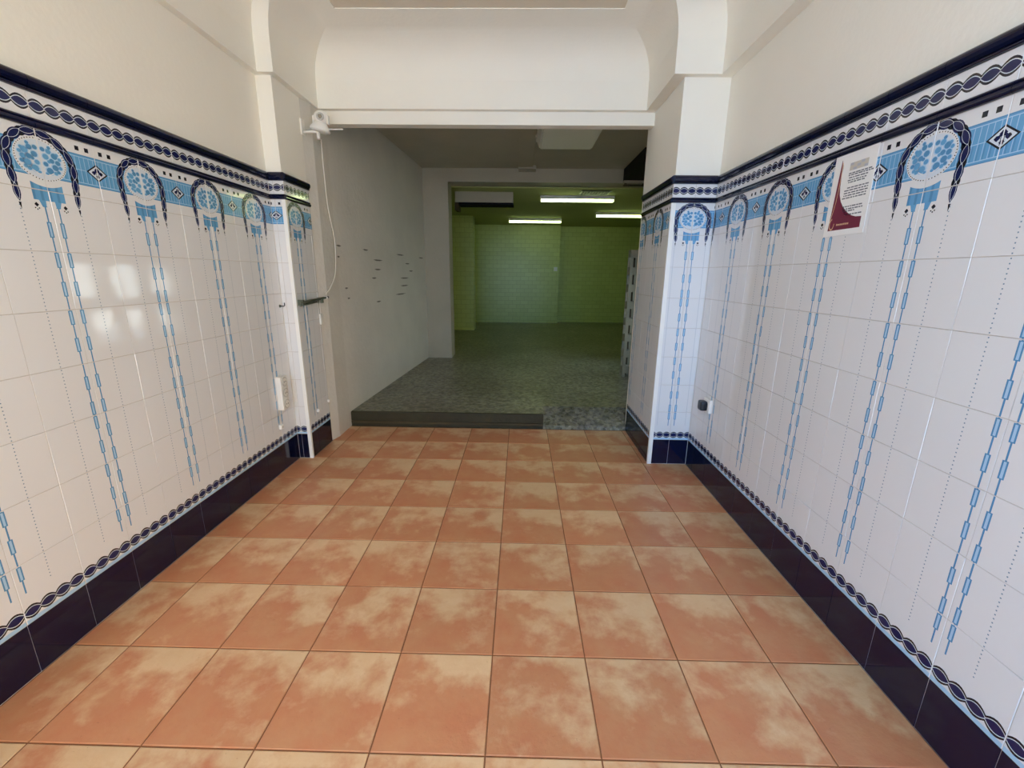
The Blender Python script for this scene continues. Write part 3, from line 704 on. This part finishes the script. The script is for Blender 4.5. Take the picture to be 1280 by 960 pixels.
# triple socket on the left wall
px0 = -1.6227
ps = empty('power_strip', (px0, 2.80, .43), 'white triple socket block low on left tiled wall', 'socket')
at(ps, MB().box((px0, 2.757, .432), (px0+.038, 2.845, .662), 'plastic_white', .006)).build('casing', ps)
for k in range(3):
    z = .470+k*.077; c = Vector((px0+.0385, 2.801, z))
    o = at(ps, MB().cyl(c-Vector((.004, 0, 0)), c+Vector((.003, 0, 0)), .031, 'plastic_grey', n=24)).build('socket', ps)
    at(ps, MB().cyl(c+Vector((.0028, 0, 0)), c+Vector((.0036, 0, 0)), .026, 'plastic_white', n=24)).build('socket_well', o)
    for s in (-1, 1): at(ps, MB().cyl(c+Vector((.003, s*.010, 0)), c+Vector((.0045, s*.010, 0)), .0042, 'plastic_black', n=12)).build('pin_hole', o)
# small white pieces stuck to the tiles
def clipbox(y, z, x, s, label):
    r = empty('wall_plug', (x, y, z), label, 'wall plug')
    at(r, MB().box((x, y-s, z-s), (x+.018, y+s, z+s), 'plastic_white', .004)).build('cover', r)
    at(r, MB().cyl((x+.017, y, z), (x+.0205, y, z), s*.4, 'plastic_grey', n=12)).build('screw', r)
clipbox(2.752, .318, px0, .016, 'small white square plug on left wall below triple socket')
clipbox(3.096, .327, -1.525, .011, 'tiny white plug low on left pilaster inner tiles')
clipbox(3.283, .347, -1.525, .010, 'tiny white plug at plaster edge of left pilaster tiles')
hk = empty('wall_hook', (px0, 2.925, 1.115), 'small dark bent hook beside the left pilaster corner', 'hook')
at(hk, MB().tube([(px0, 2.925, 1.118), (px0+.028, 2.925, 1.118), (px0+.034, 2.925, 1.122), (px0+.034, 2.925, 1.140)], .0035, 'plastic_black')).build('hook_wire', hk)
at(hk, MB().cyl((px0, 2.925, 1.118), (px0+.003, 2.925, 1.118), .010, 'metal_dark')).build('rosette', hk)

# socket with black plug on the right wall
xr = 1.2326
rs = empty('wall_socket', (xr, 2.70, .535), 'white square socket with black plug low on right wall', 'socket')
at(rs, MB().box((xr-.020, 2.655, .490), (xr, 2.745, .580), 'plastic_white', .006)).build('plate', rs)
at(rs, MB().cyl((xr-.020, 2.70, .535), (xr-.024, 2.70, .535), .036, 'plastic_white', n=24)).build('rim', rs)
at(rs, MB().box((xr-.066, 2.668, .503), (xr-.022, 2.732, .567), 'plastic_black', .014)).build('plug', rs)

# notice on the right wall
xp = xr-.0005
no = empty('notice_sheet', (xp, 1.775, 1.503), 'white notice with maroon swoosh and grey text on right tiles', 'notice')
PW, PH, PZ = .210, .297, 1.502; yR0 = 1.880       # u runs from far edge (left in the picture) towards the camera
def P2(u, v, l): return (xp-.0016-l*.00012, yR0-u*PW, PZ+v*PH)
m = MB(); m.box((xp-.0016, yR0-PW, PZ), (xp-.0001, yR0, PZ+PH), 'paper'); at(no, m).build('sheet', no)
def ink(name, quads):
    m = MB()
    for mt, l, q in quads: m.poly([P2(u, v, l) for u, v in q], mt)
    return at(no, m).build(name, no)
sw_q = []
# maroon swoosh: tall spike at left, spreading along the foot
curve = [(.93, .185), (.84, .205), (.72, .220), (.60, .235), (.50, .265), (.42, .32), (.35, .40), (.28, .52), (.23, .64), (.205, .76), (.198, .90)]
left = lambda v: .10+.075*max(0, (v-.07)/.86)**1.0
for (v1, u1), (v0, u0) in zip(curve, curve[1:]): sw_q.append(('ink_maroon', 1, [(left(v0), v0), (u0, v0), (u1, v1), (left(v1), v1)]))
sw_q.append(('ink_maroon', 1, [(left(.07), .07), (.90, .07), (.90, .198), (left(.198), .198)]))
ink('maroon_swoosh', sw_q)
gq = []
cl = [(.90, .205), (.75, .212), (.55, .205), (.42, .190), (.32, .165), (.24, .135), (.17, .115)]
for (v1, u1), (v0, u0) in zip(cl, cl[1:]): gq.append(('ink_gold', 2, [(u0-.007, v0), (u0+.007, v0), (u1+.006, v1), (u1-.006, v1)]))
for k in range(14):
    a, b = math.radians(100+k*19), math.radians(100+(k+1)*19); e = lambda t, r: (.185+.065*r*math.cos(t), .15+.075*r*math.sin(t))
    gq.append(('ink_gold', 2, [e(a, 1), e(a, .78), e(b, .78), e(b, 1)]))
u = .31
for wd, h in ((.022, .024), (.026, .02), (.018, .02), (.026, .02), (.022, .02), (.026, .02), (.024, .022), (.02, .02), (.026, .02), (.024, .02)):
    gq.append(('ink_gold', 2, [(u, .125), (u+wd, .125), (u+wd, .125+h), (u, .125+h)])); u += wd+.008
ink('gold_emblem', gq)
_lp = ink('logo_patch', [('ink_beige' if (i+j) % 3 else 'ink_bluegrey', 1, rect(.40+.085*i, .40+.085*(i+1), .865-.03*j-.03, .865-.03*j)) for i in range(5) for j in range(3)]+[('ink_beige', 1, [(.215+.02*math.cos(t*math.pi/5), .83+.05*math.sin(t*math.pi/5)) for t in range(10)])]); _lp['kind'] = 'stuff'
tq = []; rr = random.Random(11)
for v, a, b in [(.742, .40, .93), (.720, .40, .97), (.690, .42, .86), (.660, .40, .86), (.635, .42, .84), (.570, .42, .92), (.540, .36, .92), (.510, .36, .92), (.480, .36, .92), (.450, .34, .90), (.345, .40, .88), (.315, .40, .88), (.290, .42, .70), (.245, .48, .88)]:
    u = a
    while u < b-.02:
        wl_ = min(rr.uniform(.03, .11), b-u); tq.append(('ink_grey', 1, rect(u, u+wl_, v-.008, v+.007))); u += wl_+.014
ink('text_lines', tq)['kind'] = 'stuff'
